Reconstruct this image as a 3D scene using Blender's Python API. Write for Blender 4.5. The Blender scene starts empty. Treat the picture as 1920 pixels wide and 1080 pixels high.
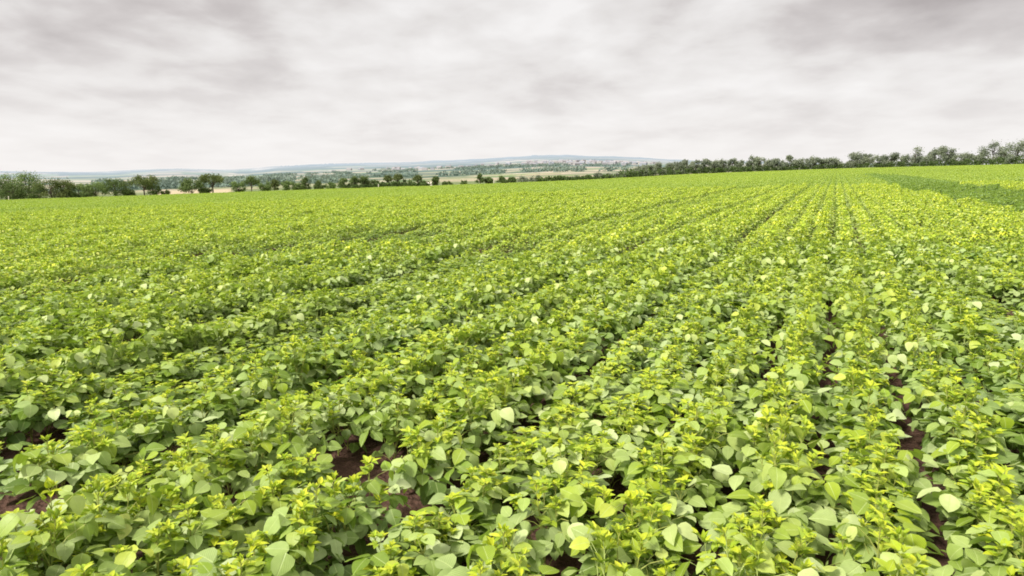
import bpy, math, random
import numpy as np
from mathutils import Matrix, Vector

random.seed(7)
rng = np.random.default_rng(7)
S = bpy.context.scene
C = S.collection
PI = math.pi

# ------------------------------------------------------------------ camera geometry
F = 1250.0                      # focal length in photo pixels (1920 wide)
PITCH = math.atan(210 / F)
cp, sp = math.cos(PITCH), math.sin(PITCH)

def ray(x, y):
    u, v = (x - 960) / F, -(y - 540) / F
    d = np.array([u, cp + v * sp, -sp + v * cp])
    return d / np.linalg.norm(d)

def asym(x):                    # where the tilted field plane would meet infinity
    return 361 - 61 * x / 1920.0

N = np.cross(ray(1920, asym(1920)), ray(0, asym(0)))
N /= np.linalg.norm(N)
if N[2] < 0: N = -N
UR = ray(1569, asym(1569)); UR -= N * UR.dot(N); UR /= np.linalg.norm(UR)   # along the rows
UL = np.cross(UR, N)                                                      # across the rows, to the right
HPERP = 1.8
CAM = np.array([0, 0, HPERP / N[2]])

def hit(x, y, hc=0.0):          # photo pixel -> point on the field plane (raised by hc)
    d = ray(x, y)
    t = -(HPERP - hc) / d.dot(N)
    return CAM + d * t
def ab(p): return float(np.dot(p, UL)), float(np.dot(p, UR))
def hitab(x, y, hc=0.0): return ab(hit(x, y, hc))
def plane_z(x, y): return -(N[0] * x + N[1] * y) / N[2]
def project(P):                 # Nx3 -> pixel
    q = P - CAM
    r = q[:, 0]; f = q[:, 1] * cp - q[:, 2] * sp; u = q[:, 1] * sp + q[:, 2] * cp
    f_ = np.where(f > 0.05, f, 0.05)
    return 960 + F * r / f_, 540 - F * u / f_, f

EDGE_X = [-400, 0, 300, 600, 900, 1100, 1200, 1280, 1567, 1750, 1920, 2400]
EDGE_F = [125, 119, 120, 131, 132, 150, 190, 250, 340, 270, 215, 190]
SKY_X = [-300, 0, 200, 290, 330, 420, 470, 520, 600, 760, 900, 1000, 1060, 1150, 1250, 1350, 1600, 1920, 2200]
SKY_Y = [322, 322, 322, 317, 316, 318, 316, 311, 308, 304, 298, 292, 291, 293, 299, 303, 307, 311, 314]

def az_px(az):
    az = np.clip(az, -0.9, 0.9)
    return 960 + F * np.tan(az) / cp
def edge_r(az):
    f = np.interp(az_px(az), EDGE_X, EDGE_F)
    return f / np.cos(np.clip(az, -0.9, 0.9))
def smooth(e0, e1, x):
    t = np.clip((x - e0) / (e1 - e0), 0, 1); return t * t * (3 - 2 * t)

# value noise
_tab = rng.random((256, 256))
def vn(x, y):
    xi = np.floor(x).astype(int); yi = np.floor(y).astype(int); fx = x - xi; fy = y - yi
    fx = fx * fx * (3 - 2 * fx); fy = fy * fy * (3 - 2 * fy)
    g = lambda i, j: _tab[(xi + i) & 255, (yi + j) & 255]
    return (g(0, 0) * (1 - fx) + g(1, 0) * fx) * (1 - fy) + (g(0, 1) * (1 - fx) + g(1, 1) * fx) * fy
def fbm(x, y, o=3):
    s = 0; a = .5; t = 0
    for k in range(o):
        s = s + a * vn(x + 17 * k, y + 31 * k); t += a; a *= .5; x = x * 2.03; y = y * 2.03
    return s / t

RFAR = 9000.0
def terrain_z(x, y):
    x = np.asarray(x, float); y = np.asarray(y, float)
    r = np.hypot(x, y); az = np.arctan2(x, y)
    zp = plane_z(x, y)
    re = edge_r(az) + 30
    px = az_px(az)
    c = np.cos(np.clip(az, -.9, .9))
    ys = np.interp(px, SKY_X, SKY_Y)
    # elevation of the plane at re
    te = (-(N[0] * np.sin(az) + N[1] * np.cos(az)) / N[2]) - CAM[2] / re
    def T(yp):
        k = (540 - yp) / F
        return c * (k * cp - sp) / (cp + k * sp)
    ts = T(ys)
    s = np.clip(np.log(np.maximum(r, re) / re) / np.log(8000 / re), 0, 1)
    t = te + (ts - te) * s ** 1.15
    zf = CAM[2] + r * t
    bump = (fbm(x / 300 + 5, y / 300, 3) - .5) * np.clip(r / 8000, 0, 1) * 26
    zf = zf + bump * smooth(600, 4000, r)
    zf = np.where(r > 8000, CAM[2] + 8000 * t - (r - 8000) * .15, zf)
    back = smooth(1.4, 1.0, np.abs(az)) if False else 1.0
    w = smooth(0, 25, r - re)
    zz = zp * (1 - w) + zf * w
    behind = np.abs(az) > 1.5
    return zz

# ------------------------------------------------------------------ node helpers
def new_mat(name):
    m = bpy.data.materials.new(name); m.use_nodes = True
    nt = m.node_tree; nt.nodes.clear()
    out = nt.nodes.new('ShaderNodeOutputMaterial')
    return m, nt, out
def nd(nt, t, **kw):
    n = nt.nodes.new(t)
    for k, v in kw.items():
        if k.startswith('i_'):
            key = k[2:]
            n.inputs[int(key) if key.isdigit() else key.replace('_', ' ')].default_value = v
        else: setattr(n, k, v)
    return n
def mixc(nt, fac, a, b, blend='MIX'):
    n = nt.nodes.new('ShaderNodeMix'); n.data_type = 'RGBA'; n.blend_type = blend
    for i, v in ((0, fac), (6, a), (7, b)):
        if hasattr(v, 'links'): nt.links.new(v, n.inputs[i])
        else: n.inputs[i].default_value = v if i == 0 else (*v, 1)
    return n.outputs[2]
def math_(nt, op, a, b=0.0, c=0.0, clamp=False):
    n = nt.nodes.new('ShaderNodeMath'); n.operation = op; n.use_clamp = clamp
    for i, v in enumerate((a, b, c)):
        if hasattr(v, 'links'): nt.links.new(v, n.inputs[i])
        else: n.inputs[i].default_value = v
    return n.outputs[0]

def leaf_material():
    m, nt, out = new_mat('soy_leaf'); L = nt.links
    at = nd(nt, 'ShaderNodeAttribute', attribute_name='lf')
    sep = nd(nt, 'ShaderNodeSeparateColor'); L.new(at.outputs['Color'], sep.inputs[0])
    rnd, youth, pale = sep.outputs[0], sep.outputs[1], sep.outputs[2]
    tint = nd(nt, 'ShaderNodeAttribute', attribute_type='INSTANCER', attribute_name='tint').outputs['Fac']
    geo = nd(nt, 'ShaderNodeNewGeometry')
    big = nd(nt, 'ShaderNodeTexNoise', i_Scale=.35, i_Detail=2.0); L.new(geo.outputs['Position'], big.inputs['Vector'])
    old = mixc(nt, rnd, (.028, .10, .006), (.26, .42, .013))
    pale_sheen = mixc(nt, rnd, (.42, .54, .22), (.84, .87, .66))  # pale leaf tone with whitish sheen put into the colour
    c = mixc(nt, pale, old, pale_sheen)
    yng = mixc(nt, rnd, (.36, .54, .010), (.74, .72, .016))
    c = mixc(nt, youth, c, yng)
    f = math_(nt, 'MULTIPLY_ADD', big.outputs[0], 1.6, -.5, True)
    c = mixc(nt, math_(nt, 'MULTIPLY', f, .35), c, (.54, .58, .006))
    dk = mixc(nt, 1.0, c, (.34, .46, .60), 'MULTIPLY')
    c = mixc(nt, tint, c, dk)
    # veins and the pale midrib, from the leaf's own UV
    uv = nd(nt, 'ShaderNodeUVMap', uv_map='UVMap')
    su = nd(nt, 'ShaderNodeSeparateXYZ'); L.new(uv.outputs[0], su.inputs[0])
    ax = math_(nt, 'ABSOLUTE', su.outputs[0])
    mid = math_(nt, 'SUBTRACT', 1.0, math_(nt, 'MULTIPLY', ax, 14.0), clamp=True)
    w = math_(nt, 'SINE', math_(nt, 'MULTIPLY', math_(nt, 'SUBTRACT', su.outputs[1], math_(nt, 'MULTIPLY', ax, .9)), 44.0))
    vein = math_(nt, 'MULTIPLY', math_(nt, 'POWER', math_(nt, 'MULTIPLY_ADD', w, .5, .5), 6.0), .55)
    v = math_(nt, 'MAXIMUM', mid, vein)
    c = mixc(nt, math_(nt, 'MULTIPLY', v, .55), c, (.62, .72, .30))
    mott = nd(nt, 'ShaderNodeTexNoise', i_Scale=45.0, i_Detail=3.0); L.new(geo.outputs['Position'], mott.inputs['Vector'])
    c = mixc(nt, .35, c, mixc(nt, mott.outputs[0], (.45, .5, .4), (1.35, 1.3, 1.3)), 'MULTIPLY')
    # underside paler and matt
    c = mixc(nt, math_(nt, 'MULTIPLY', geo.outputs['Backfacing'], .35), c, (.33, .44, .18))
    p = nd(nt, 'ShaderNodeBsdfPrincipled', i_Roughness=.42)
    p.inputs['Specular IOR Level'].default_value = .40
    L.new(c, p.inputs['Base Color'])
    bmp = nd(nt, 'ShaderNodeBump', i_Strength=.5, i_Distance=.003)
    L.new(math_(nt, 'ADD', math_(nt, 'MULTIPLY', v, -1.0), mott.outputs[0]), bmp.inputs['Height']); L.new(bmp.outputs[0], p.inputs['Normal'])
    tr = nd(nt, 'ShaderNodeBsdfTranslucent'); tc = mixc(nt, .75, c, (.55, .85, .03)); L.new(tc, tr.inputs[0])
    mx = nd(nt, 'ShaderNodeMixShader', i_0=.20); L.new(p.outputs[0], mx.inputs[1]); L.new(tr.outputs[0], mx.inputs[2])
    L.new(mx.outputs[0], out.inputs[0])
    return m

def tree_material(name, c1, c2, c3, hz=0.0):
    m, nt, out = new_mat(name); L = nt.links
    at = nd(nt, 'ShaderNodeAttribute', attribute_name='lf')
    sep = nd(nt, 'ShaderNodeSeparateColor'); L.new(at.outputs['Color'], sep.inputs[0])
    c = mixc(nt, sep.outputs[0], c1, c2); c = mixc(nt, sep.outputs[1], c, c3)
    if hz: c = mixc(nt, hz, c, (.40, .46, .52))  # aerial haze mixed into the foliage colour
    d = nd(nt, 'ShaderNodeBsdfDiffuse'); L.new(c, d.inputs[0])
    tr = nd(nt, 'ShaderNodeBsdfTranslucent'); L.new(c, tr.inputs[0])
    mx = nd(nt, 'ShaderNodeMixShader', i_0=.25); L.new(d.outputs[0], mx.inputs[1]); L.new(tr.outputs[0], mx.inputs[2])
    L.new(mx.outputs[0], out.inputs[0]); return m

def simple_mat(name, c1, c2, scale=8, rough=.9, bump=0.0):
    m, nt, out = new_mat(name); L = nt.links
    geo = nd(nt, 'ShaderNodeNewGeometry')
    n = nd(nt, 'ShaderNodeTexNoise', i_Scale=scale, i_Detail=6.0); L.new(geo.outputs['Position'], n.inputs['Vector'])
    c = mixc(nt, n.outputs[0], c1, c2)
    p = nd(nt, 'ShaderNodeBsdfPrincipled', i_Roughness=rough); L.new(c, p.inputs['Base Color'])
    if bump:
        b = nd(nt, 'ShaderNodeBump', i_Strength=bump, i_Distance=.02); L.new(n.outputs[0], b.inputs['Height']); L.new(b.outputs[0], p.inputs['Normal'])
    L.new(p.outputs[0], out.inputs[0]); return m

M_LEAF = leaf_material()
M_STEM = simple_mat('soy_stem', (.22, .30, .05), (.42, .40, .10), 30, .7)
M_BARK = simple_mat('bark', (.05, .04, .03), (.13, .10, .075), 6, .95, .6)
M_T = {'dark': tree_material('foliage_dark', (.065, .10, .035), (.17, .235, .08), (.34, .39, .16)),
       'brown': tree_material('foliage_brown', (.085, .115, .038), (.18, .22, .078), (.33, .36, .15)),
       'pale': tree_material('foliage_pale', (.10, .17, .055), (.24, .32, .11), (.34, .40, .17)),
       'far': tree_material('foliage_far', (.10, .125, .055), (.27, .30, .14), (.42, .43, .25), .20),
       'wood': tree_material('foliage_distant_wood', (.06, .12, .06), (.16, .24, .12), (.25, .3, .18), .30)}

# ------------------------------------------------------------------ leaf geometry
class LB:
    """collects leaflets and tubes into flat arrays"""
    def __init__(s): s.v = []; s.f = []; s.uv = []; s.c = []; s.n = 0
    def add(s, v, f, uv, c):
        s.v.append(np.asarray(v, float)); s.f += [tuple(i + s.n for i in q) for q in f]
        s.uv.append(np.asarray(uv, float)); s.c.append(np.tile(np.asarray(c, float), (len(v), 1))); s.n += len(v)
    def leaflet(s, p, d, nrm, ln, wd, fold, droop, col, lod=0, skew=0.0):
        d = d / (np.linalg.norm(d) + 1e-9)
        sd = np.cross(nrm, d); sd /= (np.linalg.norm(sd) + 1e-9); up = np.cross(d, sd)
        if lod == 0: ts, ws = [.0, .07, .22, .42, .64, .84, 1.], [0, .55, .95, 1., .80, .42, 0]
        elif lod == 1: ts, ws = [0, .36, 1.], [0, 1., 0]
        else: ts, ws = None, None
        hw = wd * ln * .5
        if lod == 2:
            P = [p, p + d * ln * .4 + sd * hw + up * fold * hw, p + d * ln - up * droop * ln, p + d * ln * .4 - sd * hw + up * fold * hw]
            s.add(P, [(0, 1, 2), (0, 2, 3)], [(0, 0), (1, .4), (0, 1), (-1, .4)], (*col, 1)); return
        V = []; U = []; Fc = []; rows = []
        for t, w in zip(ts, ws):
            c0 = p + d * ln * t - up * droop * ln * t * t + up * (.10 * ln * t)
            if w == 0: rows.append([len(V)]); V.append(c0); U.append((0, t))
            else:
                i = len(V)
                wl = w * hw * (1 + skew); wr = w * hw * (1 - skew)
                wob = random.uniform(-.12, .12) * hw if lod == 0 else 0
                V += [c0 + sd * wl + up * (fold * wl + wob), c0, c0 - sd * wr + up * (fold * wr - wob)]
                U += [(w, t), (0, t), (-w, t)]; rows.append([i, i + 1, i + 2])
        for a, b in zip(rows[:-1], rows[1:]):
            if len(a) == 1: Fc += [(a[0], b[1], b[0]), (a[0], b[2], b[1])]
            elif len(b) == 1: Fc += [(a[0], a[1], b[0]), (a[1], a[2], b[0])]
            else: Fc += [(a[0], a[1], b[1], b[0]), (a[1], a[2], b[2], b[1])]
        s.add(V, Fc, U, (*col, 1))
    def tube(s, pts, rad, sides=4, col=(.5, .5, .5)):
        pts = [np.asarray(p, float) for p in pts]; V = []; Fc = []
        for i, p in enumerate(pts):
            t = pts[min(i + 1, len(pts) - 1)] - pts[max(i - 1, 0)]; t /= (np.linalg.norm(t) + 1e-9)
            a = np.cross(t, [0, 0, 1.]) if abs(t[2]) < .95 else np.cross(t, [1., 0, 0]); a /= np.linalg.norm(a); b = np.cross(t, a)
            for k in range(sides):
                q = 2 * PI * k / sides; V.append(p + (a * math.cos(q) + b * math.sin(q)) * rad[i])
        for i in range(len(pts) - 1):
            for k in range(sides):
                k2 = (k + 1) % sides
                Fc.append((i * sides + k, i * sides + k2, (i + 1) * sides + k2, (i + 1) * sides + k))
        s.add(V, Fc, np.zeros((len(V), 2)), (*col, 1))
    def mesh(s, name, mat, smooth_=False):
        me = bpy.data.meshes.new(name)
        V = np.concatenate(s.v); me.from_pydata(V.tolist(), [], s.f)
        at = me.color_attributes.new('lf', 'FLOAT_COLOR', 'POINT'); at.data.foreach_set('color', np.concatenate(s.c).ravel())
        uvl = me.uv_layers.new(name='UVMap'); li = np.empty(len(me.loops), int); me.loops.foreach_get('vertex_index', li)
        uvl.data.foreach_set('uv', np.concatenate(s.uv)[li].ravel())
        if smooth_: me.polygons.foreach_set('use_smooth', np.ones(len(me.polygons), bool))
        me.materials.append(mat); me.update(); return me

def rvec(az, el): return np.array([math.cos(el) * math.cos(az), math.cos(el) * math.sin(az), math.sin(el)])

def soy_plant(seed):
    """returns stems, leaves, shoots builders"""
    random.seed(seed)
    st, lv, shs = LB(), LB(), []
    H = random.uniform(.42, .52)
    def trifoliate(p, az, h, young, petl):
        el = math.radians(random.uniform(25, 60) if not young else random.uniform(55, 80))
        e = p + rvec(az, el) * petl
        mid = p + rvec(az, el + .2) * petl * .55
        st.tube([p, mid, e], [.0022, .0018, .0014], 3)
        if young:
            ln = random.uniform(.026, .048) * (1.25 if young < .6 else 1); k = min(1, young)
            base_el = math.radians(random.uniform(5, 65)); wd = random.uniform(.42, .62); fold = random.uniform(.4, .9)
            for da in (0, 1.2, -1.2):
                a2 = az + da + random.uniform(-.3, .3); elv = base_el + random.uniform(-.25, .25)
                d = rvec(a2, elv); nn = rvec(a2, elv + PI / 2)
                (shs[-1] if young > .6 else lv).leaflet(e, d, nn, ln * random.uniform(.8, 1.15), wd, fold, random.uniform(0, .25), (random.random(), k * random.uniform(.75, 1), 0), 0)
        else:
            ln = random.uniform(.062, .096) * (1.0 - .15 * h); tilt = random.uniform(-.25, .25)
            pale = random.random() ** 1.35 * 1.1; pale = pale * (.35 + .65 * min(1, h * 1.2))
            yo = max(0, (h - .42)) * random.uniform(.2, 2.2)
            rr = random.random() * (.1 + .95 * min(1, h));  # lower leaves darker: older green, plus canopy shade put into the colour
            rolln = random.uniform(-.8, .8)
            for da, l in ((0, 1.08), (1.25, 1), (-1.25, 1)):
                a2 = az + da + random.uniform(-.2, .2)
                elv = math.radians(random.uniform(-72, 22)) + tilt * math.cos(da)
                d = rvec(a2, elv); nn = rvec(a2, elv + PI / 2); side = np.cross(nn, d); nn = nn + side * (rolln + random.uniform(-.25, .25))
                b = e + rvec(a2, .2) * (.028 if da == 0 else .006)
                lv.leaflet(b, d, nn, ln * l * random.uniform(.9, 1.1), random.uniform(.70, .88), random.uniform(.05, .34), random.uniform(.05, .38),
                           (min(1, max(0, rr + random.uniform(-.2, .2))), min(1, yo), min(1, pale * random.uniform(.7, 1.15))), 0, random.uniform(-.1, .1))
    def stem(p0, az, lean, length, nodes, r):
        shs.append(LB())
        pts = []; p = np.array(p0, float); el = PI / 2 - lean
        for i in range(nodes + 1):
            pts.append(p.copy()); el = el + (PI / 2 - el) * .18
            p = p + rvec(az, el + random.uniform(-.08, .08)) * length / nodes
        st.tube(pts, [r * (1 - .6 * i / nodes) for i in range(nodes + 1)], 4)
        a = random.uniform(0, 6.28)
        for i in range(1, nodes + 1):
            h = pts[i][2] / H; a += PI + random.uniform(-.7, .7)
            if i < nodes - 1:
                petl = random.uniform(.09, .16) * (1.15 - .55 * i / nodes)
                trifoliate(pts[i], a, h, 0, petl)
                if random.random() < .55 and h > .45: trifoliate(pts[i], a + 1.8, h, .55, .05)
            else:
                trifoliate(pts[i], a, h, .8, random.uniform(.02, .05)); trifoliate(pts[i], a + 2.1, h, .9, random.uniform(.015, .04))
                if i == nodes: trifoliate(pts[i], a + 4.2, h, 1.0, .018)
    stem((0, 0, -.03), random.uniform(0, 6.28), .06, H - .02, 10, .0045)
    nb = 3; a0 = random.uniform(0, 6.28)
    for k in range(nb):
        hz = random.uniform(.05, .13); stem((0, 0, hz), a0 + k * 2.1 + random.uniform(-.4, .4), random.uniform(.5, .8), (H - hz) * random.uniform(.50, .92), 7, .003)
    return st, lv, shs

def merge(parts):
    o = LB()
    for b in parts:
        off = o.n; o.v += b.v; o.uv += b.uv; o.c += b.c; o.f += [tuple(i + off for i in q) for q in b.f]; o.n += b.n
    return o

def row_segment(seed, length, rows, per_m, size, lod, tips):
    """a stretch of canopy in local coords: x across the rows, y along them"""
    random.seed(seed); b = LB()
    for r in range(rows):
        xc = (r - (rows - 1) / 2) * SP
        ncl = max(1, int(length / .2))
        cl = [(random.gauss(0, .03), -length / 2 + (i + .5) * length / ncl + random.uniform(-.04, .04), random.uniform(.74, 1.14)) for i in range(ncl)]
        for k in range(int(per_m * length)):
            cx, cy, ch = random.choice(cl)
            x = max(-.27, min(.27, random.gauss(0, .088))); y = cy + random.gauss(0, .075)
            top = .50 * ch * (1 - (abs(x) / .30) ** 1.5 * .75)
            dep = random.expovariate(1 / .055); z = max(.05, top - dep)
            az = math.atan2(y - cy, x) + random.gauss(0, .8)
            elv = math.radians(random.uniform(-60, 28)); d = rvec(az, elv); nn = rvec(az, elv + PI / 2)
            nn = nn + np.cross(nn, d) * random.uniform(-.5, .5)
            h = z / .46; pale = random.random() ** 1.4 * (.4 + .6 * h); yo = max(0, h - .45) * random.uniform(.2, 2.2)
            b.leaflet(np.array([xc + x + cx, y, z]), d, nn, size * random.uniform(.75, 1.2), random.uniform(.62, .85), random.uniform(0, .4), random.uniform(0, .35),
                      (random.random() * min(1, .1 + .95 * h), min(1, yo), min(1, pale * (.85 if lod == 1 else .5))), lod)  # low leaves darkened: age, and painted shade inside the canopy
        for k in range(int(tips * length)):
            cx, cy, ch = random.choice(cl)
            x = random.gauss(0, .07); y = cy + random.gauss(0, .05); z = .50 * ch * (1 - (x / .33) ** 2 * .6) + random.uniform(-.03, .05)
            a = random.uniform(0, 6.28)
            for j in range(3 if lod < 2 else 2):
                elv = math.radians(random.uniform(5, 75)); a += 2.1; d = rvec(a, elv)
                b.leaflet(np.array([xc + x + cx, y, z]), d, rvec(a, elv + PI / 2), size * random.uniform(.45, .75), .6, .5, .1,
                          (random.random(), random.uniform(.7, 1), 0), lod)
    return b

SP = .45
NV = 10
plant_parts = [soy_plant(100 + i) for i in range(NV)]
src = bpy.data.collections.new('crop_sources')        # never linked: only feeds the single crop object below
idx = 0
def add_src(me):
    global idx
    o = bpy.data.objects.new('source_%03d' % idx, me); src.objects.link(o); idx += 1
for st, lv, sh in plant_parts:
    me = merge([st, lv] + sh).mesh('soy_whole', M_LEAF, True); add_src(me)
for i in range(8): add_src(row_segment(300 + i, 1.0, 1, 400, .076, 1, 20).mesh('soy_row', M_LEAF))
for i in range(6): add_src(row_segment(400 + i, 2.0, 4, 200, .09, 2, 12).mesh('soy_tile', M_LEAF))

# ------------------------------------------------------------------ lay out the crop
a_gap, b_gap = hitab(1546, 790)
PH = a_gap                          # a gap between two rows runs through here; rows at PH + (k+.5)*SP
R_PL = np.stack([UL, UR, N], 1)     # plane frame
E_ROW = Matrix(R_PL.tolist()).to_euler()
E_FLIP = Matrix(np.stack([-UL, -UR, N], 1).tolist()).to_euler()

patch_px = [(1608, 329), (1640, 325.5), (1700, 332), (1760, 341), (1830, 350), (1920, 358), (2200, 375),
            (2200, 450), (1990, 410), (1920, 395), (1850, 384), (1760, 368), (1700, 355), (1650, 343)]
patch = [hitab(x, max(y, asym(x) + 5.5), .4) for x, y in patch_px]
def in_poly(a, b, poly):
    res = np.zeros(a.shape, bool); n = len(poly)
    for i in range(n):
        x1, y1 = poly[i]; x2, y2 = poly[(i + 1) % n]
        c = ((y1 > b) != (y2 > b)) & (a < (x2 - x1) * (b - y1) / (y2 - y1 + 1e-12) + x1)
        res ^= c
    return res
# bare soil spots: centre pixel, half size across / along rows (m)
def holes(a, b):
    k = np.ones(a.shape)
    for (x, y, ra, rb) in ((650, 925, .24, .27), (612, 880, .16, .16), (712, 985, .12, .2), (1062, 705, .20, .18), (50, 885, .13, .25),
                           (1370, 575, .14, .3), (1130, 772, .12, .16), (1905, 590, .2, .3)):
        ca, cb = hitab(x, y)
        k = np.where(((a - ca) / ra) ** 2 + ((b - cb) / rb) ** 2 < 1, 0, k)
    return k
spots = [hitab(x, y, .4) + (ra, rb) for x, y, ra, rb in ((405, 470, .8, 1.3), (350, 470, .4, 1.0), (690, 437, .7, 1.6), (725, 447, .5, 1.2), (640, 448, .5, 1.2), (822, 449, .7, .8), (580, 452, .4, 1.2), (500, 462, .5, 1.6),
         (20, 545, .5, .8), (740, 505, .5, 1.2), (550, 612, .35, 1.6), (330, 600, .25, 1.2), (800, 430, .6, 1.4), (930, 470, .3, 2), (150, 760, .25, 1.2), (1890, 548, .3, .8))]
tramA = hitab(1090, 430, .4)[0]; tramB = hitab(1300, 395, .4)[0]; tramC = hitab(1450, 385, .4)[0]
print('trams', tramA, tramB, tramC, 'gapcheck', a_gap, hitab(1668, 790)[0])
def spot_f(a, b):
    s = np.zeros(a.shape)
    for ca, cb, ra, rb in spots:
        s = np.maximum(s, np.exp(-(((a - ca) / (ra * 1.6)) ** 2 + ((b - cb) / (rb * 1.3)) ** 2) ** 1.5))
    for ta in (tramA,):
        s = np.maximum(s, .75 * np.exp(-((a - ta) / .28) ** 2) * (.55 + .6 * vn(b / 2.5 + 3, a * 0 + 1)) * smooth(12, 18, b))
    return np.clip(s, 0, 1)

TA, TB = SP * 4, 2.0
ia, ib = np.meshgrid(np.arange(-330, 260), np.arange(-6, 230))
ta = (PH + ia * TA + TA / 2).ravel(); tb = (ib * TB + TB / 2).ravel()
P = ta[:, None] * UL + tb[:, None] * UR
r = np.hypot(P[:, 0], P[:, 1]); az = np.arctan2(P[:, 0], P[:, 1])
keep = ((np.abs(az) < math.radians(50)) | (r < 4.5)) & (r < edge_r(az) - 1)
ta, tb, r, az = ta[keep], tb[keep], r[keep], az[keep]
RA, RB = 13.5, 55
pts = dict(p=[], i=[], r=[], s=[], t=[])
def put(a, b, idxs, rot, scl, tint, up=0.0):
    Pp = a[:, None] * UL + b[:, None] * UR + N * up
    pts['p'].append(Pp); pts['i'].append(idxs); pts['r'].append(rot); pts['s'].append(scl); pts['t'].append(tint)
def und(a, b):      # slow variation of crop height
    rk = np.floor((a - PH) / SP).astype(int)
    rowh = np.array([.82, 1.06, 1.0, .74, 1.06, .96, 1.04, .72, 1.0, 1.08, .86])[rk % 11]; rowh = np.where(a > PH - 1.4, .97, rowh)
    return rowh * (.76 + .30 * fbm(a / 1.1 + 40, b / 1.8 + 9, 2) + .24 * vn(a / .45, b / .45))
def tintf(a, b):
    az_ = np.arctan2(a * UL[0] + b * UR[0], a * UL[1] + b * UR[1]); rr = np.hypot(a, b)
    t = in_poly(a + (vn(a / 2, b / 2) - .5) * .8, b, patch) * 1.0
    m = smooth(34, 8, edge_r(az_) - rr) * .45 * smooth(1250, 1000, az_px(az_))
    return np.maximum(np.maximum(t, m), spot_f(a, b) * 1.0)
# C: far tiles
mC = r >= RB; n = mC.sum(); a, b = ta[mC], tb[mC]
rot = np.where((rng.random(n) < .5)[:, None], np.array(E_ROW[:])[None], np.array(E_FLIP[:])[None])
h = (.8 + .4 * fbm(a / 3, b / 5, 2)) * (1 - .5 * spot_f(a, b))
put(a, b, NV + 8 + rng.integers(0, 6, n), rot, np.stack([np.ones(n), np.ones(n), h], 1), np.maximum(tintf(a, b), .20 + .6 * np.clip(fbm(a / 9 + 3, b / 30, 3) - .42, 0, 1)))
# B: row stretches
mB = (r >= RA) & (r < RB)
for ri in range(4):
    for bi in range(2):
        a = ta[mB] + (ri - 1.5) * SP; b = tb[mB] + (bi - .5) * 1.0; n = len(a)
        rot = np.where((rng.random(n) < .5)[:, None], np.array(E_ROW[:])[None], np.array(E_FLIP[:])[None])
        sf = spot_f(a, b); h = und(a, b) * (1 - .6 * sf)
        w = 1 - .25 * sf + rng.uniform(-.08, .06, n)
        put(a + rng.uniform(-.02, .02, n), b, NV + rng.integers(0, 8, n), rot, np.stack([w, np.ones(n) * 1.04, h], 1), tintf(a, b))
# A: single plants
mA = r < RA
PA, PB = [], []
for ri in range(4):
    for bi in range(12):
        PA.append(ta[mA] + (ri - 1.5) * SP); PB.append(tb[mA] + (bi - 5.5) * 2 / 12)
a = np.concatenate(PA); b = np.concatenate(PB)
a = a + rng.normal(0, .03, len(a)); b = b + rng.uniform(-.07, .07, len(b))
k = holes(a, b) > 0; k &= rng.random(len(a)) > .03; k &= ~((np.hypot(a, b) < .45))
a, b = a[k], b[k]; n = len(a)
sf = spot_f(a, b); hh = und(a, b) * (1 - .5 * sf) * rng.uniform(.86, 1.14, n)
# rows either side of the visible soil strips are narrower
b0_, b1_ = hitab(1546, 860)[1], hitab(1546, 590)[1]
strip = ((np.abs(a - PH) < .3) | (np.abs(a - PH - SP) < .3)) & (b > b0_) & (b < b1_) & (vn(b / .5 + 7, a * 0) > .3)
ww = np.where(strip, .95, 1.15) * rng.uniform(.92, 1.12, n)
rotz = rng.uniform(0, 6.28, n); tlx = rng.normal(0, .09, n); tly = rng.normal(0, .09, n); vi = rng.integers(0, NV, n)
P3 = a[:, None] * UL + b[:, None] * UR
px, py, dep = project(P3 + np.array([0, 0, .3]))
vis = (dep > .3) & (px > -10) & (px < 1930) & (py < 1110) & (py > 0)
dist = np.linalg.norm(P3 + [0, 0, .3] - CAM, axis=1)
order = np.argsort(np.where(vis, dist, 1e9))
NI = 300
single = order[:NI]; rest = np.setdiff1d(np.arange(n), single)
print('A plants', n, 'single limit', dist[single[-1]], 'tiles', len(ta), 'B', mB.sum(), 'C', mC.sum())
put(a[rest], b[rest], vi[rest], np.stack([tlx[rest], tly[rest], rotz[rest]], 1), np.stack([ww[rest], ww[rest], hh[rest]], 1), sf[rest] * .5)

# ------------------------------------------------------------------ the mass of the crop: ONE object
p = np.concatenate(pts['p']); me = bpy.data.meshes.new('soybean_crop'); me.vertices.add(len(p)); me.vertices.foreach_set('co', p.ravel())
me.attributes.new('idx', 'INT', 'POINT').data.foreach_set('value', np.concatenate(pts['i']).astype(np.int32))
me.attributes.new('rot', 'FLOAT_VECTOR', 'POINT').data.foreach_set('vector', np.concatenate(pts['r']).ravel())
me.attributes.new('scl', 'FLOAT_VECTOR', 'POINT').data.foreach_set('vector', np.concatenate(pts['s']).ravel())
me.attributes.new('tint', 'FLOAT', 'POINT').data.foreach_set('value', np.concatenate(pts['t']))
me.materials.append(M_LEAF)
crop = bpy.data.objects.new('soybean_crop', me); C.objects.link(crop)
crop['kind'] = 'stuff'; crop['label'] = 'broad green mass of soybean plants in rows filling the field to its far edge'; crop['category'] = 'crop'
ng = bpy.data.node_groups.new('crop_instances', 'GeometryNodeTree')
ng.interface.new_socket('Geometry', in_out='INPUT', socket_type='NodeSocketGeometry')
ng.interface.new_socket('Geometry', in_out='OUTPUT', socket_type='NodeSocketGeometry')
gi = ng.nodes.new('NodeGroupInput'); go = ng.nodes.new('NodeGroupOutput')
ci = ng.nodes.new('GeometryNodeCollectionInfo'); ci.inputs[0].default_value = src; ci.inputs[1].default_value = True; ci.inputs[2].default_value = True
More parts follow.
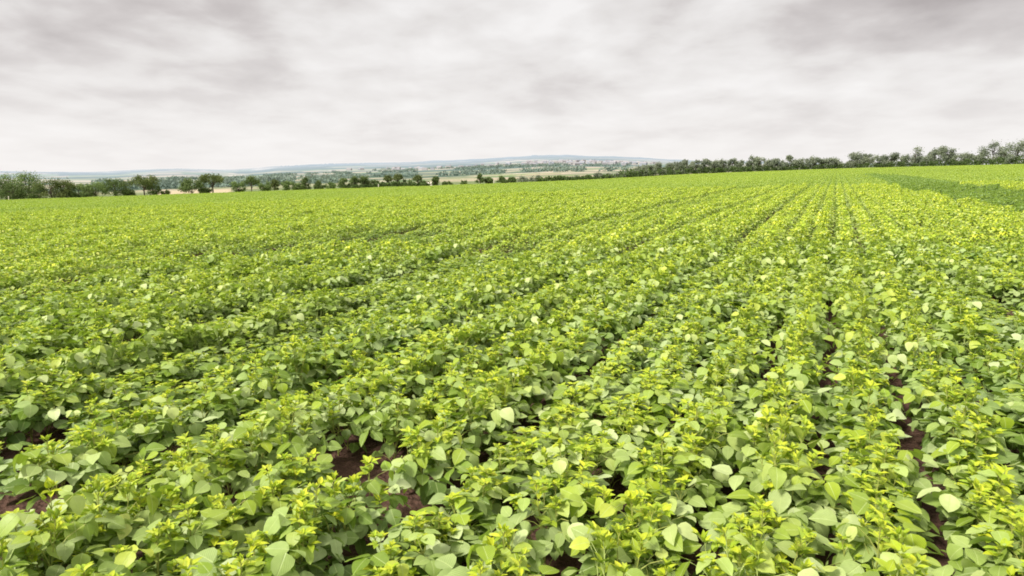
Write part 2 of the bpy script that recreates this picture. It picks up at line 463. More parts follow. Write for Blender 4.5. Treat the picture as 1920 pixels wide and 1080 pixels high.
iop = ng.nodes.new('GeometryNodeInstanceOnPoints'); iop.inputs['Pick Instance'].default_value = True
def nattr(nm, ty):
    q = ng.nodes.new('GeometryNodeInputNamedAttribute'); q.data_type = ty; q.inputs[0].default_value = nm; return q.outputs[0]
ng.links.new(gi.outputs[0], iop.inputs['Points']); ng.links.new(ci.outputs[0], iop.inputs['Instance'])
ng.links.new(nattr('idx', 'INT'), iop.inputs['Instance Index'])
e2r = ng.nodes.new('FunctionNodeEulerToRotation'); ng.links.new(nattr('rot', 'FLOAT_VECTOR'), e2r.inputs[0]); ng.links.new(e2r.outputs[0], iop.inputs['Rotation'])
ng.links.new(nattr('scl', 'FLOAT_VECTOR'), iop.inputs['Scale'])
ng.links.new(iop.outputs[0], go.inputs[0])
md = crop.modifiers.new('crop', 'NODES'); md.node_group = ng

# ------------------------------------------------------------------ the nearest 300 plants, each its own thing
pm = []
for st, lv, sh in plant_parts:
    pm.append((st.mesh('stem', M_STEM), lv.mesh('leaves', M_LEAF, True), [q.mesh('young_shoot', M_LEAF) for q in sh]))
ORD = ['', 'second', 'third', 'fourth', 'fifth', 'sixth', 'seventh', 'eighth', 'ninth', 'tenth', 'eleventh', 'twelfth', 'thirteenth', 'fourteenth', 'fifteenth', 'sixteenth', 'seventeenth', 'eighteenth', 'nineteenth', 'twentieth']
rows_of = {}
for j in single: rows_of.setdefault(int(math.floor((a[j] - PH) / SP)), []).append(j)
row_rank = {}
for rk, js in rows_of.items():
    js.sort(key=lambda j: dist[j])
    for q, j in enumerate(js): row_rank[j] = q
def row_phrase(k):
    # k = 0: the row between the two soil strips on the right
    if k == 0: return 'the row between the two bare soil strips'
    if k == -1: return 'the row just left of the soil strips'
    if k == 1: return 'the row just right of the soil strips'
    if k < 0: return 'the %s row left of the soil strips' % ORD[min(-k - 1, 19)]
    return 'the %s row right of the soil strips' % ORD[min(k - 1, 19)]
def ordw(q):
    if q == 0: return 'nearest'
    if q < 20: return ORD[q] + ' nearest'
    tens = ['twenty', 'thirty', 'forty', 'fifty', 'sixty'][(q + 1) // 10 - 2]; u = (q + 1) % 10
    return (tens[:-1] + 'ieth' if u == 0 else tens + '-' + ['first', 'second', 'third', 'fourth', 'fifth', 'sixth', 'seventh', 'eighth', 'ninth'][u - 1]) + ' nearest'
for j in single:
    rk = int(math.floor((a[j] - PH) / SP)); v = int(vi[j])
    t = bpy.data.objects.new('soybean_plant', None); C.objects.link(t)
    t.location = P3[j]; t.rotation_euler = (tlx[j], tly[j], rotz[j]); t.scale = (ww[j], ww[j], hh[j]); t.empty_display_size = .1
    t['label'] = 'leafy soybean plant, %s in %s' % (ordw(row_rank[j]), row_phrase(rk))
    t['category'] = 'soybean plant'; t['group'] = 'soybean plants in the nearest rows'
    for nm, m_ in [('stem', pm[v][0]), ('leaves', pm[v][1])] + [('young_shoot', q) for q in pm[v][2]]:
        o = bpy.data.objects.new(nm, m_); C.objects.link(o); o.parent = t

# ------------------------------------------------------------------ ground and hills
def polar(name, rs, azs, mats, closed):
    R, A = np.meshgrid(rs, azs, indexing='ij'); X = R * np.sin(A); Y = R * np.cos(A)
    return X, Y, R, A
NAZ = 900
azs = np.concatenate([np.linspace(-.85, .85, NAZ), np.linspace(.85, 2 * PI - .85, 60)[1:-1]])
na = len(azs)
r1 = np.concatenate([[.02, .5, 1.], np.geomspace(1.4, 15, 170), np.geomspace(16, 1500, 130)[0:]])
r2 = np.concatenate([np.geomspace(1500, 8000, 120), [8200, 8600, RFAR, 20000]])

sites = rng.random((2600, 2)); SR = np.exp(np.log(60) + sites[:, 0] * (np.log(9000) - np.log(60))); SA = -.95 + sites[:, 1] * 1.9
SX, SY = SR * np.sin(SA), SR * np.cos(SA); SC = rng.integers(0, 6, 2600)
PAL = np.array([(.52, .42, .27), (.46, .38, .26), (.22, .30, .10), (.58, .50, .36), (.15, .23, .08), (.36, .34, .20)])
def ground_color(X, Y):
    r = np.hypot(X, Y); az = np.arctan2(X, Y); px = az_px(az)
    # field parcels: nearest site measured in (log r, az), flattened so parcels lie across the view
    u = np.log(np.maximum(r, 1)) * 1.0; v = az
    su = np.log(SR); best = np.full(X.shape, 1e9); bi = np.zeros(X.shape, int)
    wu = (fbm(X / 200, Y / 200, 2) - .5) * .05
    flat_u, flat_v = (u + wu).ravel(), v.ravel(); out = np.zeros(flat_u.shape, int)
    for s0 in range(0, len(flat_u), 20000):
        d = ((flat_u[s0:s0 + 20000, None] - su[None]) * 3.2) ** 2 + ((flat_v[s0:s0 + 20000, None] - SA[None]) * 3.0) ** 2
        out[s0:s0 + 20000] = d.argmin(1)
    c = PAL[SC[out]].reshape(X.shape + (3,))
    # woodland bands
    w = fbm(az * 9 + 3, np.log(np.maximum(r, 1)) * 9, 3)
    wood = smooth(.52, .57, w) * smooth(400, 900, r)
    lw = np.log(np.maximum(r, 1))
    hill = smooth(5200, 6000, r) * smooth(470, 560, px) * (1 - .75 * smooth(.5, .6, fbm(az * 14, lw * 20, 2)) * smooth(7000, 6000, r))
    wood = np.maximum(wood, hill); wood = np.maximum(wood, smooth(450, 520, r) * smooth(1000, 850, r) * smooth(520, 300, px) * .9)
    wc = np.array((.055, .11, .05)); c = c * (1 - wood[..., None]) + wc * wood[..., None]
    # stubble just beyond the field on the left
    grn = smooth(430, 300, r) * .85
    c = c * (1 - grn[..., None]) + np.array((.17, .22, .09)) * grn[..., None]
    stub = smooth(440, 425, px) * smooth(275, 290, px) * smooth(430, 330, r) * .95
    c = c * (1 - stub[..., None]) + np.array((.62, .50, .33)) * stub[..., None]
    hz = 1 - np.exp(-np.maximum(r - 250, 0) / 5000.0)  # distance haze painted into the land colour
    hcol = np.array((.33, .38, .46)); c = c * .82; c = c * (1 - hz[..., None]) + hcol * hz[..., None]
    # soil / crop floor inside the field
    re = edge_r(az); inside = smooth(4, -2, r - re)
    soil = np.array((.12, .066, .048)); green = np.array((.20, .31, .04))
    fl = smooth(30, 70, r)[..., None]; fcol = soil * (1 - fl) + green * fl
    margin = np.array((.34, .33, .15))
    mk = smooth(4, -1, r - re - 7) * (1 - inside)
    c = c * (1 - mk[..., None]) + margin * mk[..., None]
    c = c * (1 - inside[..., None]) + fcol * inside[..., None]
    return c
m_g, nt, out = new_mat('ground_soil_and_fields'); L = nt.links
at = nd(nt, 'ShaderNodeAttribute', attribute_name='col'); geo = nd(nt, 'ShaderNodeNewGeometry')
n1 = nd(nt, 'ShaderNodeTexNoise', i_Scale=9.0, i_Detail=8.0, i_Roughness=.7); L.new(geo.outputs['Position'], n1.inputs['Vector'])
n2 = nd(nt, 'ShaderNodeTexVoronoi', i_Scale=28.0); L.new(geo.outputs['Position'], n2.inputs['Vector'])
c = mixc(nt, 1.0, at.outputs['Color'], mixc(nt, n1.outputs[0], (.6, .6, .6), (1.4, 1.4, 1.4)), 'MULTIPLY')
p_ = nd(nt, 'ShaderNodeBsdfPrincipled', i_Roughness=.95); p_.inputs['Specular IOR Level'].default_value = .15; L.new(c, p_.inputs['Base Color'])
bm = nd(nt, 'ShaderNodeBump', i_Strength=1.0, i_Distance=.05); L.new(math_(nt, 'ADD', n1.outputs[0], math_(nt, 'MULTIPLY', n2.outputs[0], .6)), bm.inputs['Height']); L.new(bm.outputs[0], p_.inputs['Normal'])
L.new(p_.outputs[0], out.inputs[0])
m_h, nt, out = new_mat('hill_fields_and_woods'); L = nt.links
at = nd(nt, 'ShaderNodeAttribute', attribute_name='col'); geo = nd(nt, 'ShaderNodeNewGeometry')
n1 = nd(nt, 'ShaderNodeTexNoise', i_Scale=.012, i_Detail=6.0, i_Roughness=.7); L.new(geo.outputs['Position'], n1.inputs['Vector'])
c = mixc(nt, 1.0, at.outputs['Color'], mixc(nt, n1.outputs[0], (.75, .78, .8), (1.25, 1.22, 1.2)), 'MULTIPLY')
p_ = nd(nt, 'ShaderNodeBsdfDiffuse'); L.new(c, p_.inputs[0]); L.new(p_.outputs[0], out.inputs[0])

def polar_mesh(name, rs, mat, rough=0):
    R, A = np.meshgrid(rs, azs, indexing='ij'); X = R * np.sin(A); Y = R * np.cos(A); Z = terrain_z(X, Y)
    if rough: Z = Z + ((fbm(X * 6, Y * 6, 3) - .5) * .05 + (vn(X * 23, Y * 23) ** 2) * .022) * smooth(20, 14, R)
    nr = len(rs); V = np.stack([X, Y, Z], -1).reshape(-1, 3)
    i, j = np.meshgrid(np.arange(nr - 1), np.arange(na), indexing='ij'); j2 = (j + 1) % na
    Fq = np.stack([i * na + j, (i + 1) * na + j, (i + 1) * na + j2, i * na + j2], -1).reshape(-1, 4)
    me = bpy.data.meshes.new(name); me.from_pydata(V.tolist(), [], Fq.tolist())
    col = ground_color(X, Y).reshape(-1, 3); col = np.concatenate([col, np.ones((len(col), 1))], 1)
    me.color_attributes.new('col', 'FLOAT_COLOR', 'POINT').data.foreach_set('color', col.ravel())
    me.polygons.foreach_set('use_smooth', np.ones(len(me.polygons), bool)); me.materials.append(mat); me.update()
    if me.polygons[len(me.polygons) // 2].normal.z < 0: me.flip_normals()
    o = bpy.data.objects.new(name, me); C.objects.link(o); o['kind'] = 'structure'; return o
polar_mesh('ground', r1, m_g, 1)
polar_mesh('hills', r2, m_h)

# ------------------------------------------------------------------ trees
def at_px(x, extra):
    """ground point beyond the field edge in the direction of photo column x"""
    az_ = math.atan2((x - 960) / F * cp, 1.0); r_ = float(edge_r(np.array(az_))) + extra
    X, Y = r_ * math.sin(az_), r_ * math.cos(az_)
    return np.array([X, Y, float(terrain_z(X, Y))]), r_ * math.cos(az_)
def tree_meshes(seed, H, W, trunk, mat, leaves=1200, shape='round', open_=.0, leafsize=.3):
    random.seed(seed); rg = np.random.default_rng(seed); tb_ = LB(); cb = LB()
    tr_h = max(H * trunk, .3)
    cz = (tr_h * .8 + H) / 2; rz = (H - tr_h * .8) / 2
    # trunk and limbs
    top = np.array([random.uniform(-.1, .1) * W, random.uniform(-.1, .1) * W, H * .8])
    tr_r = .035 * H
    P0 = [np.array([0, 0, -.3]), np.array([0, 0, tr_h]) + top * .1 * np.array([1, 1, 0]), top * .65 + np.array([0, 0, .1 * H]), top]
    tb_.tube(P0, [tr_r, tr_r * .7, tr_r * .4, tr_r * .12], 7)
    blobs = []
    nb = random.randint(14, 19)
    for k in range(nb):
        q = random.uniform(0, 6.28); zz = random.uniform(-1, .9)
        rad = math.sqrt(max(0, 1 - zz * zz)) * random.uniform(.45, .85)
        if shape == 'cone': rad *= (1 - (zz + 1) / 2) * 1.3 + .15
        if shape == 'top': zz = abs(zz) * .9 - .15
        c0 = np.array([math.cos(q) * rad * W / 2, math.sin(q) * rad * W / 2, cz + zz * rz * .82])
        br = random.uniform(.32, .48) * min(W / 2, rz * 1.3) * (1 - .3 * open_)
        blobs.append((c0, br, random.random()))
        s0 = np.array([0, 0, random.uniform(tr_h * .7, min(H * .6, c0[2]))])
        m0 = (s0 + c0) / 2 + np.array([0, 0, .05 * H]); tb_.tube([s0, m0, c0], [tr_r * .4, tr_r * .22, tr_r * .08], 5)
    per = leaves // nb
    for c0, br, tone in blobs:
        for k in range(per):
            v = rg.normal(size=3); v /= np.linalg.norm(v); rr = br * (random.random() ** .45) * (1 + .25 * random.gauss(0, 1))
            pp = c0 + v * rr * np.array([1.1, 1.1, .85])
            if pp[2] < .05: pp[2] = .05 + random.random() * .2
            d = rg.normal(size=3); nn = v + rg.normal(size=3) * .5
            lit = max(0, v[2]) * .5 * random.random()  # upper side of each clump painted lighter, as if lit from above
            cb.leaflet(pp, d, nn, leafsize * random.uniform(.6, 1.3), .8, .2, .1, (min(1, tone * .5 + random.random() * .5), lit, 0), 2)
    return tb_.mesh('trunk', M_BARK, True), cb.mesh('crown', mat)
used = 0
def add_tree(x, top_y, base_y, w_px, label, mat='far', trunk=.18, name='tree', group=None, extra=5, shape='round', leaves=1100, open_=0., cat='tree', depthw=1.0):
    global used; used += 1
    p, f = at_px(x, extra)
    _, gy, _ = project(p[None]); gy = float(gy[0])
    H = max(1.2, (gy - top_y) * f / F * 1.06); W = w_px * f / F * (1.4 if group and 'long line' in group else 1.2)
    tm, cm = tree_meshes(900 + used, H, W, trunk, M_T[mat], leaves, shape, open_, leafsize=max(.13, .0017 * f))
    t = bpy.data.objects.new(name, None); C.objects.link(t); t.location = p; t['label'] = label; t['category'] = cat
    if group: t['group'] = group
    for nm, m_ in (('trunk', tm), ('crown', cm)):
        o = bpy.data.objects.new(nm, m_); C.objects.link(o); o.parent = t
    return t
G1 = 'trees and bushes along the left field edge'
B_, T_ = 'bush', 'tree'
left = [ # x, top, base, width, label, mat, trunk, name, extra, shape, open
 (-22, 338, 375, 70, 'dark green bush cut by the left edge of the picture', 'dark', .05, 'bush', 5, 'round', 0),
 (8, 328, 374, 52, 'pale leafy tree rising behind the leftmost dark bushes', 'pale', .1, 'tree', 16, 'round', 0),
 (22, 342, 375, 46, 'wide dark green bush below the pale tree at far left', 'dark', .05, 'bush', 5, 'round', 0),
 (50, 328, 372, 44, 'yellowish green tree behind the bushes at far left', 'pale', .1, 'tree', 15, 'round', 0),
 (58, 345, 374, 40, 'second wide dark bush from the left, next to brownish bush', 'dark', .05, 'bush', 5, 'round', 0),
 (92, 338, 372, 44, 'rounded brownish green bush left of the pale low bushes', 'brown', .08, 'bush', 5, 'round', 0),
 (118, 341, 371, 40, 'lower brownish bush on the right side of the large brown one', 'brown', .08, 'bush', 6, 'round', 0),
 (142, 346, 371, 36, 'pale grey green bush right of the brownish bushes', 'pale', .05, 'bush', 8, 'round', 0),
 (162, 350, 370, 26, 'low dark bush before the pale bush', 'dark', .05, 'bush', 4, 'round', 0),
 (176, 345, 369, 36, 'pale bush just left of the round dark tree', 'pale', .05, 'bush', 8, 'round', 0),
 (213, 337, 366, 44, 'round dense dark green tree, left of the fork-trunked tree', 'dark', .12, 'tree', 4, 'round', 0),
 (240, 356, 367, 22, 'low dark shrub between the round tree and the fork-trunked tree', 'dark', .05, 'shrub', 4, 'round', 0),
 (268, 329, 366, 50, 'broad domed tree with forked trunk beside the tan field', 'brown', .34, 'tree', 4, 'top', .3),
 (284, 345, 366, 22, 'small dark growth under the right side of the domed tree', 'dark', .1, 'shrub', 5, 'round', 0),
 (306, 357, 365, 14, 'small low brown bush standing alone in front of tan stubble', 'brown', .05, 'shrub', 4, 'round', 0),
 (357, 339, 362, 38, 'round dark tree right of the tan stubble gap', 'dark', .14, 'tree', 4, 'round', 0),
 (383, 353, 361, 20, 'low dark shrub between round dark tree and open-crowned tree', 'dark', .05, 'shrub', 4, 'round', 0),
 (397, 327, 361, 44, 'open brownish crowned tree with bare trunks, right of the tan gap', 'brown', .4, 'tree', 4, 'top', .5),
 (446, 342, 358, 26, 'pale green bush left of the small dark pointed tree', 'pale', .05, 'bush', 7, 'round', 0),
 (470, 331, 357, 28, 'small dark tree with irregular pointed crown', 'dark', .28, 'tree', 4, 'top', .4),
 (495, 343, 357, 24, 'pale bush right of the small dark pointed tree', 'pale', .05, 'bush', 7, 'round', 0),
 (514, 338, 357, 14, 'slim brownish tree among the pale bushes', 'brown', .2, 'tree', 5, 'round', .2),
 (538, 342, 357, 28, 'pale green hedge bush right of the slim brownish tree', 'pale', .05, 'bush', 6, 'round', 0),
 (572, 334, 357, 18, 'dark upright tree in the middle of pale bushes', 'dark', .12, 'tree', 5, 'cone', 0),
 (558, 345, 357, 20, 'low pale bush touching the dark upright tree', 'pale', .05, 'bush', 6, 'round', 0),
 (597, 340, 356, 16, 'thin dark green tree left of the double small trees', 'dark', .12, 'tree', 5, 'cone', 0),
 (618, 344, 356, 26, 'mid green bush before the dark double trees', 'pale', .05, 'bush', 6, 'round', 0),
 (645, 336, 353, 18, 'dark tree left of the pale gap in the tree belt', 'dark', .15, 'tree', 5, 'round', 0),
 (664, 331, 352, 18, 'taller dark tree just right of the pale gap', 'dark', .2, 'tree', 5, 'round', 0),
 (682, 332, 352, 20, 'dark tree joined to the wide bush on its right', 'dark', .15, 'tree', 5, 'round', 0),
 (698, 339, 351, 24, 'wide low dark bush ending at the white marker post', 'dark', .05, 'bush', 5, 'round', 0),
 (727, 329, 350, 15, 'small tree with dark tuft crown right of white marker post', 'brown', .3, 'tree', 5, 'top', .3),
 (746, 326, 350, 17, 'tallest tufted tree in the middle belt', 'brown', .3, 'tree', 5, 'top', .3),
 (762, 338, 349, 24, 'low dark bush between the two tufted trees', 'dark', .05, 'bush', 5, 'round', 0),
 (783, 328, 349, 15, 'tufted tree standing left of the pale hut', 'brown', .3, 'tree', 5, 'top', .3),
 (792, 341, 348, 18, 'dark bush pressed against the left of the pale hut', 'dark', .05, 'bush', 5, 'round', 0),
 (816, 332, 348, 13, 'single slim tree right of the pale hut', 'dark', .2, 'tree', 5, 'round', .2),
 (838, 342, 347, 20, 'very low dark bush right of the slim tree', 'dark', .05, 'bush', 5, 'round', 0),
 (870, 340, 347, 12, 'tiny isolated dark bush in the middle gap', 'dark', .05, 'bush', 5, 'round', 0),
 (900, 327, 345, 12, 'narrow dark conical tree in the middle of the view', 'dark', .1, 'tree', 5, 'cone', 0),
 (915, 334, 344, 16, 'dark bush at the right foot of the narrow conical tree', 'dark', .05, 'bush', 5, 'round', 0),
 (941, 329, 343, 13, 'second narrow dark tree, right of the thin pale post', 'dark', .12, 'tree', 5, 'cone', 0),
 (958, 334, 342, 22, 'dark bush right of the second narrow tree', 'dark', .05, 'bush', 5, 'round', 0),
 (982, 331, 341, 20, 'rounded grey green tree in the middle belt', 'far', .1, 'tree', 5, 'round', 0),
 (1002, 329, 340, 18, 'slightly taller grey green tree beyond the middle of the field', 'far', .1, 'tree', 5, 'round', 0),
 (1030, 334, 340, 26, 'low dark hedge bush right of the grey green trees', 'dark', .03, 'bush', 5, 'round', 0),
 (1054, 332, 339, 26, 'long low dark bush left of the rising tree line', 'dark', .03, 'bush', 5, 'round', 0),
 (1077, 328, 338, 16, 'small round tree standing above the low dark bushes', 'far', .1, 'tree', 5, 'round', 0),
 (1100, 330, 338, 26, 'low bush before the start of the long tree line', 'dark', .03, 'bush', 5, 'round', 0),
 (1121, 326, 337, 18, 'small grey green tree left of the long tree line', 'far', .1, 'tree', 5, 'round', 0),
 (1142, 327, 336, 20, 'last small tree before the long tree line begins', 'far', .1, 'tree', 5, 'round', 0),
]
for (x, ty, by, w, lab, mat, tr, nm, ex, shp, op) in left:
    add_tree(x, ty, by, w, lab, mat, tr, nm, G1, ex, shp, 2600 if w > 34 else 1400, op, nm)
right = [(1162, 325, 16), (1174, 322, 14), (1188, 316, 16), (1203, 311, 18), (1219, 309, 17), (1236, 306, 18), (1254, 308, 18), (1271, 304, 18), (1288, 302, 19), (1304, 302, 16), (1321, 300, 18),
         (1339, 303, 16), (1355, 301, 17), (1373, 297, 15), (1388, 301, 14), (1405, 294, 16), (1422, 294, 16), (1438, 302, 15), (1453, 300, 18), (1468, 303, 14), (1481, 291, 14), (1494, 299, 14), (1509, 296, 16),
         (1526, 294, 15), (1541, 300, 14), (1556, 297, 16), (1573, 296, 17), (1590, 301, 12), (1606, 286, 28), (1625, 290, 16), (1647, 293, 18), (1668, 286, 20), (1689, 293, 14), (1712, 280, 26), (1732, 296, 12),
         (1749, 278, 22), (1771, 276, 20), (1785, 294, 14), (1801, 289, 30), (1833, 291, 14), (1856, 267, 30), (1879, 284, 12), (1901, 266, 34), (1932, 272, 26), (1965, 268, 34)]
nR = len(right); desc = ['slim', 'grey green', 'rounded', 'loose crowned', 'dense']
def ordn(q):
    if q < 20: return ORD[q] if q else 'first'
    tens = ['twenty', 'thirty', 'forty'][(q + 1) // 10 - 2]; u = (q + 1) % 10
    return tens[:-1] + 'ieth' if u == 0 else tens + '-' + ['first', 'second', 'third', 'fourth', 'fifth', 'sixth', 'seventh', 'eighth', 'ninth'][u - 1]
for q, (x, ty, w) in enumerate(right):
    lab = '%s tree in the long line on the horizon, %s from its left end' % (('tall' if ty < 282 else 'small' if ty > 300 else 'medium'), ordn(q))
    if q == nR - 2: lab = 'tall round tree half cut by the right picture edge'
    if q == nR - 1: lab = 'tree at the end of the line beyond the right picture edge'
    if x == 1771: lab = 'tall narrow tree with a bare pale trunk in the long tree line'
    if x == 1606: lab = 'wide round crowned tree in the middle of the long tree line'
    if x > 1922: continue
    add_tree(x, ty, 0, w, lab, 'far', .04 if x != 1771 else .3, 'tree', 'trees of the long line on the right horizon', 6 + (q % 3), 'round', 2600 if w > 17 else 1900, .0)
# the unbroken dark hedge at the foot of that line
def hedge(name, x0, x1, hgt, label, extra):
    random.seed(x0); b = LB(); xs = np.arange(x0, x1, 1.1)
    p0, f0 = at_px((x0 + x1) / 2, extra)
    for x in xs:
        p, f = at_px(float(x), extra); hh_ = hgt * (.7 + .6 * float(vn(np.array(x / 7.), np.array(3.))))
        for k in range(16):
            q = p + np.array([random.uniform(-.6, .6), random.uniform(-1, 1), random.random() ** .7 * hh_]) - p0
            b.leaflet(q, rng.normal(size=3), rng.normal(size=3), random.uniform(.3, .7), .8, .2, .1, (random.random() * .6, 0, 0), 2)
    o = bpy.data.objects.new(name, b.mesh(name, M_T['dark'])); C.objects.link(o); o.location = p0
    o['label'] = label; o['category'] = 'hedge'
hedge('hedge', 1165, 1420, 2.6, 'left half of the low dark hedge under the long tree line', 3)
hedge('hedge', 1420, 1960, 2.4, 'right half of the low dark hedge under the long tree line', 3)
hedge('hedge', 1010, 1165, 1.1, 'thin low hedge leading up to the long tree line', 3)
hedge('hedge', 640, 800, 1.0, 'low dark hedge under the tufted trees left of the hut', 3)

# small pale hut, marker posts
M_WALL = simple_mat('pale_render', (.62, .56, .44), (.78, .73, .62), 3, .9)
M_ROOF = simple_mat('roof_tile', (.30, .16, .11), (.42, .26, .19), 3, .9)
M_POST = simple_mat('weathered_post', (.60, .52, .44), (.78, .72, .64), 12, .8)
def boxmesh(name, parts, mat):
    V = []; Fc = []
    for (x0, y0, z0, x1, y1, z1) in parts:
        i = len(V); V += [(x0, y0, z0), (x1, y0, z0), (x1, y1, z0), (x0, y1, z0), (x0, y0, z1), (x1, y0, z1), (x1, y1, z1), (x0, y1, z1)]
        Fc += [(i, i + 3, i + 2, i + 1), (i + 4, i + 5, i + 6, i + 7), (i, i + 1, i + 5, i + 4), (i + 1, i + 2, i + 6, i + 5), (i + 2, i + 3, i + 7, i + 6), (i + 3, i, i + 4, i + 7)]
    me = bpy.data.meshes.new(name); me.from_pydata(V, [], Fc); me.materials.append(mat); return me
p, f = at_px(806, 6)
t = bpy.data.objects.new('hut', None); C.objects.link(t); t.location = p; t['label'] = 'small pale hut in a gap of the middle tree belt'; t['category'] = 'hut'
o = bpy.data.objects.new('wall', boxmesh('wall', [(-.55, -.6, -.3, .55, .6, .85)], M_WALL)); C.objects.link(o); o.parent = t
me = bpy.data.meshes.new('roof'); me.from_pydata([(-.65, -.7, .85), (.65, -.7, .85), (.65, .7, .85), (-.65, .7, .85), (-.65, 0, 1.15), (.65, 0, 1.15)], [], [(0, 1, 5, 4), (2, 3, 4, 5), (0, 4, 3), (1, 2, 5), (0, 3, 2, 1)]); me.materials.append(M_WALL)
o = bpy.data.objects.new('roof', me); C.objects.link(o); o.parent = t
for x, hgt, lab in ((11, 1.0, 'pinkish marker post before the bushes at far left'), (709, 1.0, 'short white marker post right of the wide low bush'), (926, 1.1, 'thin pale post between the two narrow dark trees')):
    p, f = at_px(x, 1); b = LB(); b.tube([(0, 0, -.2), (0, 0, hgt)], [.07, .07], 8); b.tube([(0, 0, hgt), (0, 0, hgt + .1)], [.10, .05], 8)
    o = bpy.data.objects.new('marker_post', b.mesh('marker_post', M_POST)); C.objects.link(o); o.location = p; o['label'] = lab; o['category'] = 'post'

# far woodland belt behind the left edge (one mass) and the distant town (one mass)
b = LB(); random.seed(3); gg = np.random.default_rng(3)
for k in range(900):
    x = random.uniform(180, 1180); az_ = math.atan2((x - 960) / F * cp, 1.0); rr = random.choice([random.uniform(520, 640), random.uniform(900, 1150), random.uniform(1900, 2300)])
    if x > 620 and rr < 800: rr = random.uniform(2200, 3000)
    if vn(np.array(x / 40.), np.array(rr / 300.)) < .42: continue
    X, Y = rr * math.sin(az_), rr * math.cos(az_); Z = float(terrain_z(X, Y)); w_ = random.uniform(5, 9) * (1 + rr / 3000)
    hh_ = random.uniform(4.5, 8)
    for j in range(42):
        v = gg.normal(size=3); v /= np.linalg.norm(v); q = np.array([X, Y, Z + hh_ * .45]) + v * np.array([w_, w_, hh_ * .55]) * random.random() ** .4
        b.leaflet(q, gg.normal(size=3), gg.normal(size=3) + v, random.uniform(1.2, 2.6) * (1 + rr / 2500), .9, .2, .1, (random.random(), max(0, v[2]) * .5, 0), 2)  # leaves on top painted lighter, standing in for light from above
o = bpy.data.objects.new('distant_woodland', b.mesh('distant_woodland', M_T['wood'])); C.objects.link(o); o['kind'] = 'stuff'
o['label'] = 'hazy belts of far woodland in the valley beyond the field'; o['category'] = 'woodland'

m_town, nt, out = new_mat('town_walls'); L = nt.links
at = nd(nt, 'ShaderNodeAttribute', attribute_name='lf'); d = nd(nt, 'ShaderNodeBsdfDiffuse'); L.new(at.outputs['Color'], d.inputs[0]); L.new(d.outputs[0], out.inputs[0])
b = LB(); random.seed(5)
for k in range(150):
    x = random.gauss(1090, 80) if k % 6 else random.gauss(760, 70)
    rr = random.uniform(2200, 3400)
    if x > 1300: continue
    az_ = math.atan2((x - 960) / F * cp, 1.0); X, Y = rr * math.sin(az_), rr * math.cos(az_); Z = float(terrain_z(X, Y))
    a_ = random.uniform(0, PI); ca, sa = math.cos(a_), math.sin(a_); w_, l_, h_ = random.uniform(4, 7), random.uniform(6, 13), random.uniform(5, 10)
    V = [(-l_, -w_, -3), (l_, -w_, -3), (l_, w_, -3), (-l_, w_, -3), (-l_, -w_, h_), (l_, -w_, h_), (l_, w_, h_), (-l_, w_, h_)]
    V = [(X + x_ * ca - y_ * sa, Y + x_ * sa + y_ * ca, Z + z_) for x_, y_, z_ in V]
    b.add(V, [(0, 1, 5, 4), (1, 2, 6, 5), (2, 3, 7, 6), (3, 0, 4, 7)], np.zeros((8, 2)), (*random.choice([(.37, .36, .37), (.34, .32, .33), (.40, .38, .36), (.32, .34, .38)]), 1))  # haze painted into the wall and roof tones
    Rf = [(-l_, -w_ - .4, h_), (l_, -w_ - .4, h_), (l_, w_ + .4, h_), (-l_, w_ + .4, h_), (-l_, 0, h_ + w_ * .6), (l_, 0, h_ + w_ * .6)]
    Rf = [(X + x_ * ca - y_ * sa, Y + x_ * sa + y_ * ca, Z + z_) for x_, y_, z_ in Rf]
    b.add(Rf, [(0, 1, 5, 4), (2, 3, 4, 5), (0, 4, 3), (1, 2, 5)], np.zeros((6, 2)), (*random.choice([(.33, .32, .34), (.30, .32, .36), (.34, .32, .32)]), 1))
o = bpy.data.objects.new('distant_town', b.mesh('distant_town', m_town)); C.objects.link(o); o['kind'] = 'stuff'
o['label'] = 'far hazy town of pale houses below the long hill'; o['category'] = 'town'

# ------------------------------------------------------------------ sky and light
SUN_EL, SUN_AZ = math.radians(44), math.radians(232)     # azimuth from north (+Y) clockwise
w = bpy.data.worlds.new('World'); S.world = w; w.use_nodes = True; nt = w.node_tree; nt.nodes.clear(); L = nt.links
out = nt.nodes.new('ShaderNodeOutputWorld'); bg = nt.nodes.new('ShaderNodeBackground')
sky = nd(nt, 'ShaderNodeTexSky', sky_type='NISHITA', sun_disc=False); sky.sun_elevation = SUN_EL; sky.sun_rotation = SUN_AZ
tc = nt.nodes.new('ShaderNodeTexCoord'); sx = nt.nodes.new('ShaderNodeSeparateXYZ'); L.new(tc.outputs['Generated'], sx.inputs[0])
X_, Y_, Z_ = sx.outputs
zc = math_(nt, 'MAXIMUM', Z_, 0.0); den = math_(nt, 'ADD', zc, .20)
cmb = nt.nodes.new('ShaderNodeCombineXYZ'); L.new(math_(nt, 'DIVIDE', X_, den), cmb.inputs[0]); L.new(math_(nt, 'MULTIPLY', math_(nt, 'DIVIDE', Y_, den), .9), cmb.inputs[1])
rotm = nt.nodes.new('ShaderNodeMapping'); rotm.inputs['Rotation'].default_value = (0, 0, math.radians(18)); rotm.inputs['Location'].default_value = (3.1, 1.7, 0); L.new(cmb.outputs[0], rotm.inputs[0])
na_ = nd(nt, 'ShaderNodeTexNoise', i_Scale=1.25, i_Detail=4.0, i_Roughness=.5, i_Distortion=.15); L.new(rotm.outputs[0], na_.inputs['Vector'])
nb_ = nd(nt, 'ShaderNodeTexNoise', i_Scale=3.6, i_Detail=5.0, i_Roughness=.5, i_Distortion=.15); L.new(rotm.outputs[0], nb_.inputs['Vector'])
